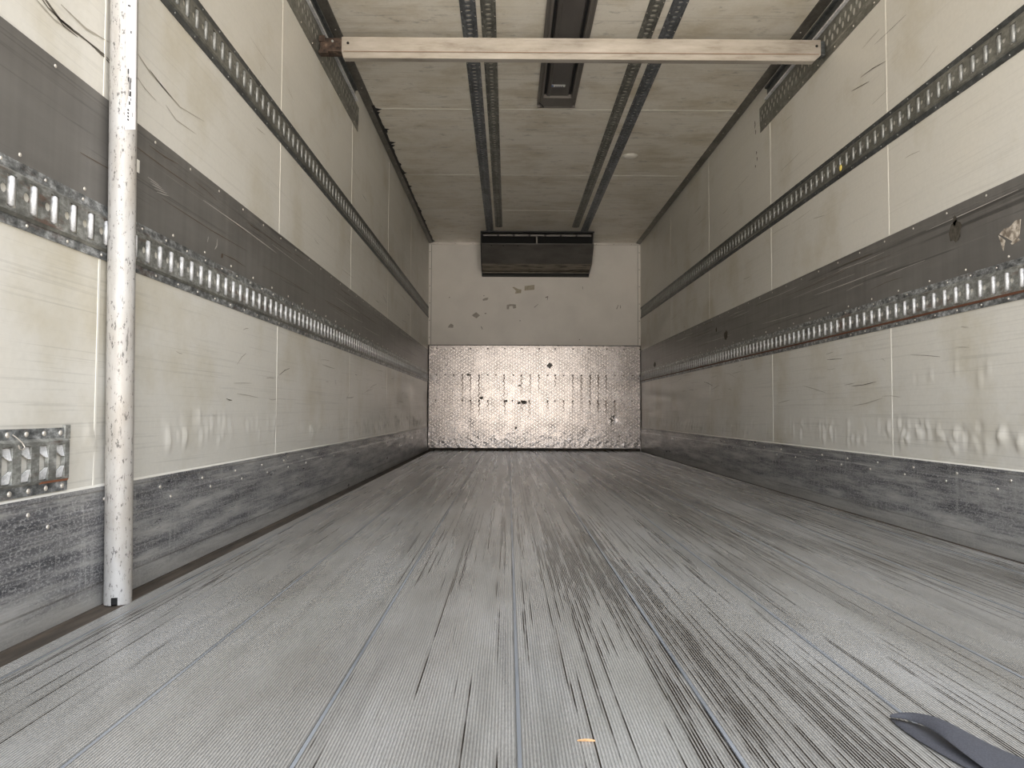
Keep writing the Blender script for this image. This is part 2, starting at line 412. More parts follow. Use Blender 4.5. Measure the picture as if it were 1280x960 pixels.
# ------------------------------------------------------------------ perforated plates
def rect(cy, cz, w_, h): return [(cy-w_/2, cz-h/2), (cy+w_/2, cz-h/2), (cy+w_/2, cz+h/2), (cy-w_/2, cz+h/2)]
def oval(cy, cz, a, b, n=10): return [(cy+a*math.cos(2*math.pi*i/n), cz+b*math.sin(2*math.pi*i/n)) for i in range(n)]
def cell_tris(outer, holes):
    loops = [[Vector((p[0], p[1], 0)) for p in L] for L in [outer]+[h[::-1] for h in holes]]
    pts = [p for L in [outer]+[h[::-1] for h in holes] for p in L]
    return pts, tessellate_polygon(loops)
def perforated(origin, U, Vv, N, ncell, pitch, z0, z1, holes, depth, mi=0, V=None, F=None):
    """plate of cells along U; Vv across, N towards the room; hole edges go back by depth"""
    V = [] if V is None else V; F = [] if F is None else F
    outer = [(0, z0), (pitch, z0), (pitch, z1), (0, z1)]
    pts, tr = cell_tris(outer, holes)
    U, Vv, N, origin = map(Vector, (U, Vv, N, origin))
    flip = U.cross(Vv).dot(N) < 0
    for k in range(ncell):
        b = len(V); o = origin+U*(k*pitch)
        V += [tuple(o+U*p[0]+Vv*p[1]) for p in pts]
        for t in tr:
            a, c, d = [pts[i] for i in t]
            ccw = (c[0]-a[0])*(d[1]-a[1])-(c[1]-a[1])*(d[0]-a[0]) > 0
            t = tuple(b+i for i in t)
            F.append(t if ccw != flip else t[::-1])
        for h in holes:
            n = len(h); c0 = len(V)
            V += [tuple(o+U*p[0]+Vv*p[1]) for p in h]+[tuple(o+U*p[0]+Vv*p[1]-N*depth) for p in h]
            for i in range(n):
                j = (i+1) % n; q = (c0+i, c0+j, c0+n+j, c0+n+i)
                F.append(q if not flip else q[::-1])
    return V, F
def strips(prof, U0, U1, make, V, F):
    """open profile swept from U0 to U1; make(p,u)->xyz"""
    for a, b in zip(prof, prof[1:]):
        c = len(V); V += [make(a, U0), make(b, U0), make(b, U1), make(a, U1)]; F.append((c, c+1, c+2, c+3))

def etrack(X, s, zb, zt, phase, label, mats, rungmat, first, upper):
    root = empty('logistic_track', label, 'track', None, (X, Y0, zb))
    inv = Vector((-X, -Y0, -zb)); P = .0625; mid = (zb+zt)/2
    fz0, fz1 = zb+.026, zt-.026; D = .0072 if upper else .0065
    y_start = phase-P/2
    while y_start-P > Y0: y_start -= P
    ncell = int((YB-.012-y_start)/P)
    V, F = perforated((X+s*D, y_start, 0), (0, 1, 0), (0, 0, 1), (s, 0, 0), ncell, P, fz0, fz1,
                      [rect(P/2, mid, .028, .060), oval(.0088, mid, .0082, .0088, 12)], .0025 if upper else .0015)
    y_end = y_start+ncell*P
    mk = lambda p, u: (X+s*p[0], u, p[1])
    # face shoulders
    strips([(.0025, zb+.020), (D, fz0)], y_start, y_end, mk, V, F); strips([(D, fz1), (.0025, zt-.020)], y_start, y_end, mk, V, F)
    c = len(V); V += [mk((.0, fz0), y_end), mk((D, fz0), y_end), mk((D, fz1), y_end), mk((0, fz1), y_end)]; F.append((c, c+1, c+2, c+3))
    V = [tuple(Vector(v)+inv) for v in V]
    o = obj('track_face', (V, F), mats[0], root)
    for z0, z1 in ((zb, zb+.021), (zt-.021, zt)):
        bm = bmesh.new(); box(bm, (min(X, X+s*.0032), Y0, z0), (max(X, X+s*.0032), YB-.012, z1)); bmesh.ops.translate(bm, verts=bm.verts, vec=inv)
        obj('flange', bm, mats[1], root)
    if not upper:
        bm = bmesh.new(); prism(bm, [(X+s*.0028, zb+.0185), (X+s*.0052, zb+.0185), (X+s*.0082, zb+.0250), (X+s*.0055, zb+.0262)], 'y', Y0, YB-.012); fixn(bm)
        bmesh.ops.translate(bm, verts=bm.verts, vec=inv); obj('rust_line', bm, RUST if s < 0 else GALVD, root)
    # rungs
    bm = bmesh.new()
    bmesh.ops.create_cone(bm, cap_ends=True, segments=10, radius1=.0062, radius2=.0062, depth=.056)
    bmesh.ops.bevel(bm, geom=[e for e in bm.edges if abs(e.verts[0].co.z-e.verts[1].co.z) < 1e-6], offset=.002, segments=2, affect='EDGES')
    r0 = None; rest = []; cnt = 0
    ks = [y_start+P/2+k*P for k in range(ncell)]
    for y in ks:
        if y < first: rest.append(y); continue
        if cnt >= 100: rest.append(y); continue
        p = (s*.0042, y-Y0, mid-zb)
        if r0 is None: r0 = obj('rung', bm, rungmat, root, True, p)
        else: kid('rung', r0, root, p)
        cnt += 1
    bm = bmesh.new()
    for y in rest: bmesh.ops.create_cone(bm, cap_ends=True, segments=10, radius1=.0062, radius2=.0062, depth=.056, matrix=Matrix.Translation((s*.0042, y-Y0, mid-zb)))
    q = obj('rung', bm, rungmat, root); q['kind'] = 'stuff'
    # rivets in both flanges
    bm = bmesh.new(); bmesh.ops.create_uvsphere(bm, u_segments=8, v_segments=5, radius=.0026 if upper else .0036, matrix=Matrix.Diagonal((.6, 1, 1, 1)))
    r0 = None; y = first-.05; k = 0
    while y < YB-.1 and k < 49:
        for z in (zb+.010, zt-.010):
            p = (s*.0032, y-Y0+(.05 if z > mid else 0), z-zb)
            if r0 is None: r0 = obj('rivet', bm, ZINCD if upper else HEAD, root, True, p)
            else: kid('rivet', r0, root, p)
        y += .125; k += 1
    return root
etrack(XL, 1, T1B, T1T, 1.307, 'galvanised slotted track with bright rungs low on the left wall, behind the pole', (GALV, FLANGE), ZINC, 1.28, False)
etrack(XR, -1, T1B, T1T, 2.156, 'galvanised slotted track with bright rungs and a rust line, lower one on the right wall', (GALV, FLANGE), ZINC, 2.08, False)
etrack(XL, 1, T2B, T2T, 1.93, 'dull grey slotted track running high on the left wall above the dark panel', (GALVD, DARKRAIL), ZINCD, 1.85, True)
UR = etrack(XR, -1, T2B, T2T, 2.103, 'dull grey slotted track running high on the right wall, a yellow spot on it', (GALVD, DARKRAIL), ZINCD, 2.05, True)
bm = bmesh.new(); bmesh.ops.create_uvsphere(bm, u_segments=9, v_segments=6, radius=.012, matrix=Matrix.Diagonal((.25, 1, 1.3, 1)))
obj('paint_spot', bm, plain('yellow_paint', (.75, .60, .16), .6), UR, True, (-.0105, 3.215-Y0, 1.565-T2B))

# short track low on the left wall, beside the pole
def short_track():
    zb, zt, ya, yb = .272, .402, .80, 1.503; X = XL; P = .052; D = .010; mid = (zb+zt)/2-.003
    root = empty('short_track', 'short pitted steel track piece with wide slots, low on the left wall', 'track', None, (X, ya, zb))
    inv = Vector((-X, -ya, -zb)); n = 13; y0 = yb-.006-n*P
    V, F = perforated((X+D, y0, 0), (0, 1, 0), (0, 0, 1), (1, 0, 0), n, P, zb+.026, zt-.026, [rect(P/2-.003, mid, .028, .070)], .008)
    mk = lambda p, u: (X+p[0], u, p[1])
    strips([(.003, zb+.020), (D, zb+.026)], y0, y0+n*P, mk, V, F); strips([(D, zt-.026), (.003, zt-.020)], y0, y0+n*P, mk, V, F)
    e = y0+n*P; c = len(V); V += [mk((0, zb+.022), e), mk((D, zb+.026), e), mk((D, zt-.026), e), mk((0, zt-.022), e)]; F.append((c, c+1, c+2, c+3))
    obj('track_face', ([tuple(Vector(v)+inv) for v in V], F), GALV, root)
    for z0, z1 in ((zb, zb+.021), (zt-.021, zt)):
        bm = bmesh.new(); box(bm, (X, y0, z0), (X+.0035, yb, z1), 0, .001); bmesh.ops.translate(bm, verts=bm.verts, vec=inv); obj('flange', bm, FLANGE, root)
    bm = bmesh.new(); box(bm, (X, yb-.016, zt-.024), (X+.0065, yb+.002, zt+.006), 0, .002); bmesh.ops.translate(bm, verts=bm.verts, vec=inv); obj('end_lug', bm, GALV, root)
    bm = bmesh.new(); prism(bm, [(X+.003, zb+.0200), (X+.0058, zb+.0200), (X+.0088, zb+.0245), (X+.005, zb+.025)], 'y', yb-.09, yb-.004); fixn(bm); bmesh.ops.translate(bm, verts=bm.verts, vec=inv); obj('rust_line', bm, plain('orange_rust', (.30, .12, .06), .8), root)
    for k in range(n):
        cy = y0+k*P+P/2-.003
        for t in (1, -1):
            z_e = mid+t*.033; z_m = mid+t*.010
            Vt = [(.0045, cy-.006, z_e), (.0045, cy+.013, z_e), (.0095, cy+.013, z_m), (.0085, cy+.008, z_m), (.006, cy-.006, mid+t*.019),
                  (.0015, cy-.006, z_e), (.0015, cy+.013, z_e), (.0075, cy+.013, z_m), (.0065, cy+.008, z_m), (.004, cy-.006, mid+t*.019)]
            Ft = [(0, 1, 2, 3, 4), (9, 8, 7, 6, 5), (0, 5, 6, 1), (1, 6, 7, 2), (2, 7, 8, 3), (3, 8, 9, 4), (4, 9, 5, 0)]
            obj('slot_tab', ([(x, y-ya, z-zb) for x, y, z in Vt], Ft), ZINC, root)
    bm = bmesh.new(); bmesh.ops.create_uvsphere(bm, u_segments=10, v_segments=6, radius=.0055, matrix=Matrix.Diagonal((.5, 1, 1, 1))); r0 = None
    for k in range(13):
        for z, dy in ((zb+.010, .01), (zt-.0105, 0)):
            p = (.0038, y0+.03+k*P+dy-ya, z-zb)
            if p[1] > yb-ya-.005: continue
            if r0 is None: r0 = obj('rivet', bm, HEAD, root, True, p)
            else: kid('rivet', r0, root, p)
    # loose loop of wire at the upper flange
    W = [Vector(p) for p in ((.006, .530, .120), (.010, .538, .113), (.013, .546, .105), (.014, .553, .096), (.013, .549, .091), (.012, .541, .093), (.012, .538, .100))]
    V = []; F = []
    for i, p in enumerate(W):
        d = (W[min(i+1, 6)]-W[max(i-1, 0)]).normalized(); a = d.cross(Vector((1, 0, 0))).normalized(); b = d.cross(a)
        for k in range(6): V.append(tuple(p+(a*math.cos(k*math.pi/3)+b*math.sin(k*math.pi/3))*.0013))
        if i:
            for k in range(6): F.append((6*i-6+k, 6*i-6+(k+1) % 6, 6*i+(k+1) % 6, 6*i+k))
    obj('wire_loop', (V, F), HEAD, root, True)
short_track()

# load-deck rails high on both side walls
def deck_rail(X, s, yend, ychan, label):
    zb, zt = 2.146, 2.294; YR = 1.70
    root = empty('decking_rail', label, 'rail', None, (X, YR, zb)); inv = Vector((-X, -YR, -zb)); P = .053; D = .005
    n = int((yend-YR)/P); y0 = yend-n*P
    V, F = perforated((X+s*D, y0, 0), (0, 1, 0), (0, 0, 1), (s, 0, 0), n, P, zb+.040, zt-.010,
                      [oval(P*.26, zt-.038, .0125, .017), oval(P*.74, zt-.072, .0125, .017)], .002)
    mk = lambda p, u: (X+s*p[0], u, p[1])
    strips([(0, zb), (.003, zb), (.003, zb+.034), (D, zb+.040)], y0, yend, mk, V, F); strips([(D, zt-.010), (D+.002, zt), (0, zt)], y0, yend, mk, V, F)
    c = len(V); V += [mk((0, zb), yend), mk((.003, zb), yend), mk((.003, zb+.034), yend), mk((D, zb+.04), yend), mk((D+.002, zt), yend), mk((0, zt), yend)]; F.append(tuple(range(c, c+6)))
    obj('perforated_face', ([tuple(Vector(v)+inv) for v in V], F), GALVD, root)
    bm = bmesh.new(); prism(bm, [(X, zt+.002), (X+s*.020, zt+.002), (X+s*.020, zt+.013), (X, zt+.018)], 'y', YR, ychan+.01); fixn(bm); bmesh.ops.translate(bm, verts=bm.verts, vec=inv)
    obj('upper_lip', bm, ZINC, root)
    bm = bmesh.new(); prism(bm, [(X, zt+.020), (X+s*.006, zt+.020), (X+s*.006, zt+.062), (X+s*.020, zt+.066), (X+s*.020, zt+.076), (X, zt+.076)], 'y', YR, ychan); fixn(bm); bmesh.ops.translate(bm, verts=bm.verts, vec=inv)
    obj('dark_channel', bm, DARKRAIL, root)
    bm = bmesh.new(); bmesh.ops.create_uvsphere(bm, u_segments=8, v_segments=5, radius=.0042, matrix=Matrix.Diagonal((.6, 1, 1, 1))); r0 = None
    for k in range(10):
        p = (s*.0032, 2.55+k*.18-YR, .016)
        if p[1]+YR > yend: continue
        if r0 is None: r0 = obj('rivet', bm, HEAD, root, True, p)
        else: kid('rivet', r0, root, p)
deck_rail(XL, 1, 4.284, 4.186, 'short perforated deck rail on the left wall holding the left end of the crossbar')
deck_rail(XR, -1, 4.26, 4.133, 'short perforated deck rail on the right wall holding the right end of the crossbar')

# four perforated rails under the ceiling
def ceiling_rail(xa, xb, yend, label, mat, big):
    root = empty('ceiling_rail', label, 'rail', 'rails under the ceiling', ((xa+xb)/2, Y0, CT))
    inv = Vector((-(xa+xb)/2, -Y0, -CT)); P = .042; D = .007; n = int((yend-Y0)/P); y0 = yend-n*P; c_ = (xa+xb)/2; wd = xb-xa
    a, b = (.017, .0125) if big else (.014, .0105)
    V, F = perforated((0, y0, CT-D), (0, 1, 0), (1, 0, 0), (0, 0, -1), n, P, xa+wd*.2, xb-wd*.2, [oval(P/2, c_, b*.85, a*.9, 12)], .0055)
    mk = lambda p, u: (p[0], u, CT-p[1])
    prof = [(xa, 0), (xa, .003), (xa+wd*.15, .003), (xa+wd*.2, D)]
    strips(prof, y0, yend, mk, V, F); strips([(2*c_-x, z) for x, z in prof][::-1], y0, yend, mk, V, F)
    c = len(V); full = prof+[(2*c_-x, z) for x, z in prof][::-1]; V += [mk(p, yend) for p in full]; F.append(tuple(range(c, c+len(full))))
    obj('rail_body', ([tuple(Vector(v)+inv) for v in V], F), mat, root)
    bm = bmesh.new(); bmesh.ops.create_uvsphere(bm, u_segments=8, v_segments=5, radius=.0035, matrix=Matrix.Diagonal((1, 1, .5, 1))); r0 = None
    for k in range(36):
        for x in (xa+wd*.08, xb-wd*.08):
            p = (x-c_, 3.3+k*.13-Y0+(.04 if x > c_ else 0), -.0033)
            if p[1]+Y0 > yend-.02: continue
            if r0 is None: r0 = obj('screw', bm, HEAD, root, True, p)
            else: kid('screw', r0, root, p)
BLUE = mat_galv('blue_grey_steel', (.10, .108, .118), (.16, .172, .185), (.26, .275, .295))
ceiling_rail(-.244, -.165, 7.68, 'leftmost of the four perforated rails under the ceiling, ending at the cooling unit', BLUE, True)
ceiling_rail(-.143, -.068, 7.50, 'second perforated ceiling rail from the left, ending just short of the cooling unit', GALVD, True)
ceiling_rail(.672, .747, 7.50, 'third perforated ceiling rail from the left, just right of the lamp', GALVD, True)
ceiling_rail(.783, .860, 7.68, 'rightmost of the four perforated rails under the ceiling, bluish grey', BLUE, False)

# ------------------------------------------------------------------ ceiling lamp
def lamp():
    xa, xb, ya, yb = .178, .420, 2.35, 4.47; root = empty('ceiling_lamp', 'long unlit dark grey light fitting on the ceiling behind the crossbar', 'lamp', None, ((xa+xb)/2, ya, CT))
    inv = Vector((-(xa+xb)/2, -ya, -CT))
    HO = Mat('grey_lamp_housing'); HO.set(HO.ramp(HO.noise((6, 2, 6), 1, 5), [(.3, (.125, .115, .105)), (.7, (.165, .15, .135))]), .5, .2); HO = HO.m
    TR = Mat('dark_lamp_tray'); TR.set(TR.ramp(TR.noise((8, 3, 8), 1, 5), [(.3, (.085, .078, .072)), (.7, (.125, .115, .108))]), .4, .2); TR = TR.m
    def part(name, fn, mt):
        bm = bmesh.new(); fn(bm); fixn(bm); bmesh.ops.translate(bm, verts=bm.verts, vec=inv); return obj(name, bm, mt, root)
    def hous(bm):
        H = .030
        for x0, sg in ((xa, 1), (xb, -1)):
            prism(bm, [(x0, CT), (x0, CT-.012), (x0+sg*.010, CT-.018), (x0+sg*.018, CT-.018), (x0+sg*.022, CT-H), (x0+sg*.034, CT-H), (x0+sg*.036, CT-.010), (x0+sg*.036, CT)], 'y', ya, yb)
        box(bm, (xa+.001, yb-.010, CT-.030), (xb-.001, yb+.001, CT)); box(bm, (xa+.030, yb-.14, CT-.028), (xb-.030, yb-.001, CT), 0, .003); box(bm, (xa+.036, ya+.001, CT-.016), (xb-.036, ya+.05, CT), 0, .003)
    hs = part('housing', hous, HO)
    part('dark_slot', lambda bm: box(bm, (xa+.036, ya+.05, CT-.004), (xb-.036, yb-.14, CT)), VOID)
    part('tray', lambda bm: prism(bm, [(xa+.050, CT-.004), (xa+.056, CT-.016), (xa+.072, CT-.020), (xa+.078, CT-.014), (xb-.058, CT-.014), (xb-.050, CT-.004)], 'y', ya+.05, yb-.14), TR)
    part('cracked_corner', lambda bm: prism(bm, [(xa+.004, yb-.075), (xa+.012, yb-.078), (xa+.032, yb-.045), (xa+.046, yb-.002), (xa+.036, yb-.002), (xa+.024, yb-.040)], 'y', 0, 1) if False else
         [bm.faces.new([bm.verts.new((x, y, CT-z)) for x, y, z in L]) for L in ([(xa+.004, yb-.075, .0305), (xa+.012, yb-.078, .0305), (xa+.032, yb-.045, .0305), (xa+.026, yb-.038, .0305)], [(xa+.026, yb-.038, .0305), (xa+.032, yb-.045, .0305), (xa+.046, yb-.002, .0305), (xa+.038, yb-.002, .0305)])], BLACK)
    zt_ = CT-.0155
    part('sticker', lambda bm: box(bm, (.240, 4.19-.012, zt_-.001), (.335, 4.19+.018, zt_)), plain('white_sticker', (.62, .62, .60), .5))
    def dot(bm): bmesh.ops.create_cone(bm, cap_ends=True, segments=16, radius1=.011, radius2=.011, depth=.001, matrix=Matrix.Translation((.256, 4.193, zt_-.0016)))
    part('blue_emblem', dot, plain('blue_print', (.05, .10, .25), .5))
    part('grey_print', lambda bm: [box(bm, (.275+.013*k, 4.211, zt_-.0016), (.284+.013*k, 4.193, zt_-.001)) for k in range(4)], plain('grey_print', (.2, .2, .22), .6))
lamp()

# small round cap on the ceiling
bm = bmesh.new(); bmesh.ops.create_uvsphere(bm, u_segments=24, v_segments=12, radius=.050, matrix=Matrix.Diagonal((1, 1, .30, 1)))
dm = empty('ceiling_dome', 'small round white dome on the ceiling right of the rails', 'dome', None, (.932, 5.395, CT))
obj('dome', bm, plain('white_plastic', (.78, .75, .68), .4), dm, True)
bm = bmesh.new(); bmesh.ops.create_cone(bm, cap_ends=True, segments=28, radius1=.056, radius2=.058, depth=.004, matrix=Matrix.Translation((0, 0, -.002))); obj('base_ring', bm, SEAM, dm)

# ------------------------------------------------------------------ cooling unit
def evap():
    xa, xb = -.308, .930; root = empty('cooling_unit', 'dark grey cooling unit at the top of the front wall under the ceiling', 'cooling unit', None, (.31, YB, CT)); inv = Vector((-.31, -YB, -CT))
    EV = Mat('grey_unit_cover'); z = EV.xyz()[2]
    EV.set(EV.mix(1, EV.ramp(EV.noise((2, 2, 5), 1.5, 6), [(.3, (.13, .123, .115)), (.7, (.20, .19, .178))]), EV.ramp(EV.noise((3, 9, 9), 1, 5), [(.3, .75), (.6, 1)]), 'MULTIPLY'), .38, .35); EV = EV.m
    LO = Mat('grimy_lower_cover'); LO.set(LO.ramp(LO.noise((5, 20, 30), 1, 6, .65), [(.36, (.055, .048, .038)), (.5, (.24, .21, .17)), (.75, (.34, .30, .25))]), .45, .3); LO = LO.m
    def part(name, fn, mt, par=root):
        bm = bmesh.new(); fn(bm); fixn(bm); bmesh.ops.translate(bm, verts=bm.verts, vec=inv); return obj(name, bm, mt, par)
    part('front_cover', lambda bm: prism(bm, [(7.70, 2.284), (7.705, 2.275), (7.90, 2.100), (YB-.10, 2.100), (YB-.10, 2.284)], 'x', xa+.006, xb-.006), EV)
    part('lower_cover', lambda bm: prism(bm, [(7.90, 2.100), (8.13, 2.048), (8.13, 2.035), (YB, 2.035), (YB, 2.100)], 'x', xa+.008, xb-.008), LO)
    part('drain_pan', lambda bm: prism(bm, [(8.10, 2.036), (8.135, 2.032), (8.13, 2.010), (YB, 2.010), (YB, 2.036)], 'x', xa, xb-.004), BLACK)
    part('dark_interior', lambda bm: box(bm, (xa+.01, 7.80, 2.285), (xb-.01, YB, CT-.002)), VOID)
    part('top_flange', lambda bm: (box(bm, (xa, 7.68, CT-.012), (xb+.005, 7.74, CT), 0, .002), box(bm, (xa+.02, 7.76, 2.372), (xb-.02, 7.77, 2.392))), BLACK)
    part('grille_bar', lambda bm: [box(bm, (xa+.03+k*.172, 7.715, 2.366), (xa+.03+k*.172+.150, 7.722, 2.384)) for k in range(7)], EV)
    for x0, x1 in ((xa, xa+.008), (xb-.008, xb)):
        part('side_panel', lambda bm: prism(bm, [(7.69, CT-.012), (7.69, 2.275), (7.895, 2.092), (8.135, 2.03), (YB, 2.01), (YB, CT-.002), (7.69, CT-.002)], 'x', x0, x1), BLACK if x0 < 0 else EV)
    part('centre_bracket', lambda bm: box(bm, (.30, 7.72, 2.286), (.316, 7.74, 2.366)), TRIMD)
    r0 = None
    for x, y, z in ((-.19, 7.715, 2.262), (-.06, 7.715, 2.262), (.10, 7.715, 2.262), (-.30, 7.80, 2.2), (-.30, 7.86, 2.14)):
        bm = bmesh.new(); bmesh.ops.create_uvsphere(bm, u_segments=8, v_segments=5, radius=.007); p = tuple(Vector((x, y+.003, z))+inv)
        if r0 is None: r0 = obj('screw', bm, BLACK, root, True, p)
        else: bm.free(); kid('screw', r0, root, p)
evap()

# ------------------------------------------------------------------ tread plate on the front wall
def tread():
    zt = 1.206; xa, xb = XL+.012, XR-.008; yf = YB-.016; root = empty('tread_plate', 'dented aluminium checker plate covering the lower half of the front wall', 'metal panel', None, ((xa+xb)/2, YB, .028))
    inv = Vector((-(xa+xb)/2, -YB, -.028)); M = Mat('worn_checker_plate')
    a = M.ramp(M.noise((3, 3, 3), 2, 7, .65), [(.3, (.27, .25, .235)), (.55, (.37, .345, .33)), (.75, (.45, .43, .42))])
    b = M.ramp(M.noise((50, 50, 50), 1, 4, .6), [(.30, .7), (.42, 1)])
    M.bump(M.noise((14, 14, 14), 1, 4), .2, .006)
    TM = M.set(M.mix(1, a, b, 'MULTIPLY'), M.ramp(M.noise((9, 9, 9), 1, 5), [(.3, .20), (.7, .30)]), .7)
    BARM = plain('polished_checker_bars', (.62, .595, .58), .24, .75)
    # sheet, beaten in towards the bottom
    V = []; F = []; nx, nz = 246, 118; rnd = random.Random(11)
    D = [(rnd.uniform(xa, xb), .04+abs(rnd.gauss(0, .075)), rnd.uniform(.006, .017), rnd.uniform(.0007, .0021)*rnd.choice((1, -1))) for _ in range(520)]
    D += [(1.22, .36, .03, -.007), (1.18, .33, .02, .004), (-.45, .30, .05, -.003), (.52, .25, .05, -.003), (.9, .2, .05, -.003)]
    grid = {}
    for d in D: grid.setdefault((int((d[0]-xa)/.15), int(d[1]/.15)), []).append(d)
    def h(x, z):
        r = .0006*noise.noise(Vector((x*5, 0, z*5))); gi, gj = int((x-xa)/.15), int(z/.15)
        for i in (gi-1, gi, gi+1):
            for j in (gj-1, gj, gj+1):
                for d in grid.get((i, j), ()):
                    q = ((x-d[0])**2+(z-d[1])**2)/d[2]**2
                    if q < 9: r += d[3]*math.exp(-q)
        return r
    for i in range(nx+1):
        x = xa+(xb-xa)*i/nx
        for j in range(nz+1):
            z = .028+(zt-.028)*j/nz; V.append((x, yf-max(-.008, min(.012, h(x, z))), z))
    for i in range(nx):
        for j in range(nz): k = i*(nz+1)+j; F.append((k, k+nz+1, k+nz+2, k+1))
    # raised bars, alternating directions
    PX, PZ, L, Wd, H = .030, .040, .024, .0078, .0030; nsheet = len(F)
    for i in range(int((xb-xa)/PX)):
        for j in range(int((zt-.04)/PZ)+1):
            x = xa+.02+i*PX; z = .05+j*PZ+(PZ/2 if i % 2 else 0)
            if x > xb-.016 or z > zt-.018: continue
            ang = math.radians(50 if (i+j) % 2 else -50); wear = .35 if z < .16 else 1
            c, s_ = math.cos(ang), math.sin(ang); y = yf-max(-.008, min(.012, h(x, z))); b_ = len(V)
            for du, dv, dh in ((-L, 0, 0), (0, -Wd, 0), (L, 0, 0), (0, Wd, 0), (-L*.82, 0, H*wear), (0, -Wd*.7, H*wear), (L*.82, 0, H*wear), (0, Wd*.7, H*wear)):
                V.append((x+du*c-dv*s_, y+.0003-dh, z+du*s_+dv*c))
            F += [(b_+q, b_+(q+1) % 4, b_+4+(q+1) % 4, b_+4+q) for q in range(4)]+[(b_+4, b_+5, b_+6, b_+7)]
    o = obj('checker_sheet', ([tuple(Vector(v)+inv) for v in V], F), [TM, BARM], root)
    for p in o.data.polygons[:nx*nz]: p.use_smooth = True
    for p in o.data.polygons[nx*nz:]: p.material_index = 1
    bm = bmesh.new(); box(bm, (xa, yf+.009, .028), (xb, YB, zt)); bmesh.ops.translate(bm, verts=bm.verts, vec=inv); obj('backing_sheet', bm, TRIMD, root)
    bm = bmesh.new(); box(bm, (xa, yf-.003, zt), (xb, YB, zt+.008)); box(bm, (xa-.010, yf-.003, .028), (xa, YB, zt+.008)); box(bm, (xb, yf-.003, .028), (xb+.006, YB, zt+.008)); bmesh.ops.translate(bm, verts=bm.verts, vec=inv)
    obj('dark_edge', bm, VOID, root)
    RS = plain('rusty_screw', (.05, .035, .025), .8); r0 = None; ST = plain('rust_stain', (.24, .17, .12), .75)
    xs = [xa+.09+k*.098 for k in range(25)]
    bm = bmesh.new(); bmesh.ops.create_uvsphere(bm, u_segments=8, v_segments=5, radius=.009, matrix=Matrix.Diagonal((1, .5, 1, 1)))
    for z, step in ((1.172, 2), (.867, 1), (.571, 1)):
        for k in range(0, len(xs), step):
            x = xs[k]+rnd.uniform(-.008, .008)
            if z < .6 and k % 5 == 2: continue
            p = tuple(Vector((x, yf-.005, z))+inv)
            if r0 is None: r0 = obj('screw', bm, RS, root, True, p)
            else: kid('screw', r0, root, p)
            if z < 1 and rnd.random() < .62 and 2 < k < 22:      # rust run following the bars down
                zz = z-.006; end = z-rnd.uniform(.10, .48 if z > .8 else .2); V = []; F = []; n = 0; t = 0; zz0 = zz
                while zz > max(end, .08):
                    xx = x+.008*(1-abs(((zz0-zz)/.029) % 2-1)*2); wd = .0042*(zz-end)/(zz0-end)+.0012; yy = yf-max(-.008, min(.012, h(xx, zz)))-.0062
                    V += [(xx-wd, yy, zz), (xx+wd, yy, zz)]
                    if n: F.append((2*n-2, 2*n-1, 2*n+1, 2*n))
                    n += 1; zz -= .0145
                obj('rust_run', ([tuple(Vector(v)+inv) for v in V], F), ST, root)
    G = plain('dark_smear', (.16, .145, .135), .7)
    for cx_, cz_, r in ((.184, .553, .034), (.125, .545, .022), (-.02, .565, .018), (.13, .745, .016), (-.46, .87, .02), (-.31, .60, .026), (.09, .26, .02)):
        n = 11; V = [(cx_, yf-.0075, cz_)]+[(cx_+r*rnd.uniform(.6, 1.2)*math.cos(2*math.pi*i/n), yf-.0072, cz_+.8*r*rnd.uniform(.6, 1.2)*math.sin(2*math.pi*i/n)) for i in range(n)]
        obj('smear', ([tuple(Vector(v)+inv) for v in V], [(0, 1+i, 1+(i+1) % n) for i in range(n)]), G, root)
tread()

# scraps of tape on the front panel and on the plate
def scrap(name, pts, y, mt, label, cat, thick=.0012, group=None):
    cx_ = sum(p[0] for p in pts)/len(pts); cz_ = sum(p[1] for p in pts)/len(pts)
    bm = bmesh.new(); prism2 = [(p[0]-cx_, p[1]-cz_) for p in pts]
    A = [bm.verts.new((x, -thick, z)) for x, z in prism2]; B = [bm.verts.new((x, 0, z)) for x, z in prism2]; n = len(A)
    bm.faces.new(A); bm.faces.new(B[::-1])
    for i in range(n): bm.faces.new((A[i], B[i], B[(i+1) % n], A[(i+1) % n]))
    fixn(bm); o = obj(name, bm, mt, None, False, (cx_, y, cz_)); tag(o, label, cat, group); return o
TAPE = Mat('tan_tape'); TAPE.set(TAPE.ramp(TAPE.noise((60, 60, 60), 1, 4), [(.35, (.34, .30, .22)), (.65, (.50, .45, .36))]), .6); TAPE = TAPE.m
TAPEG = Mat('grey_tape'); TAPEG.set(TAPEG.ramp(TAPEG.noise((60, 60, 60), 1, 4), [(.35, (.30, .275, .24)), (.65, (.44, .41, .37))]), .6); TAPEG = TAPEG.m
scrap('tape_scrap', [(.185, 1.852), (.300, 1.862), (.302, 1.918), (.250, 1.912), (.187, 1.905)], YB, TAPE, 'rectangular tan tape scrap below the cooling unit, upper right of the scraps', 'tape')
scrap('tape_scrap', [(.075, 1.815), (.145, 1.822), (.150, 1.862), (.110, 1.870), (.060, 1.895), (.045, 1.888), (.085, 1.850)], YB, TAPE, 'hook-shaped tan tape scrap left of the rectangular one on the front wall', 'tape')
scrap('tape_scrap', [(-.295, 1.730), (-.245, 1.738), (-.232, 1.765), (-.262, 1.765), (-.300, 1.748)], YB, TAPEG, 'small grey tape scrap under the left end of the cooling unit', 'tape')
scrap('tape_scrap', [(-.425, 1.560), (-.375, 1.597), (-.33, 1.560), (-.372, 1.525)], YB, TAPEG, 'diamond-shaped grey tape scrap on the left half of the front wall', 'tape')
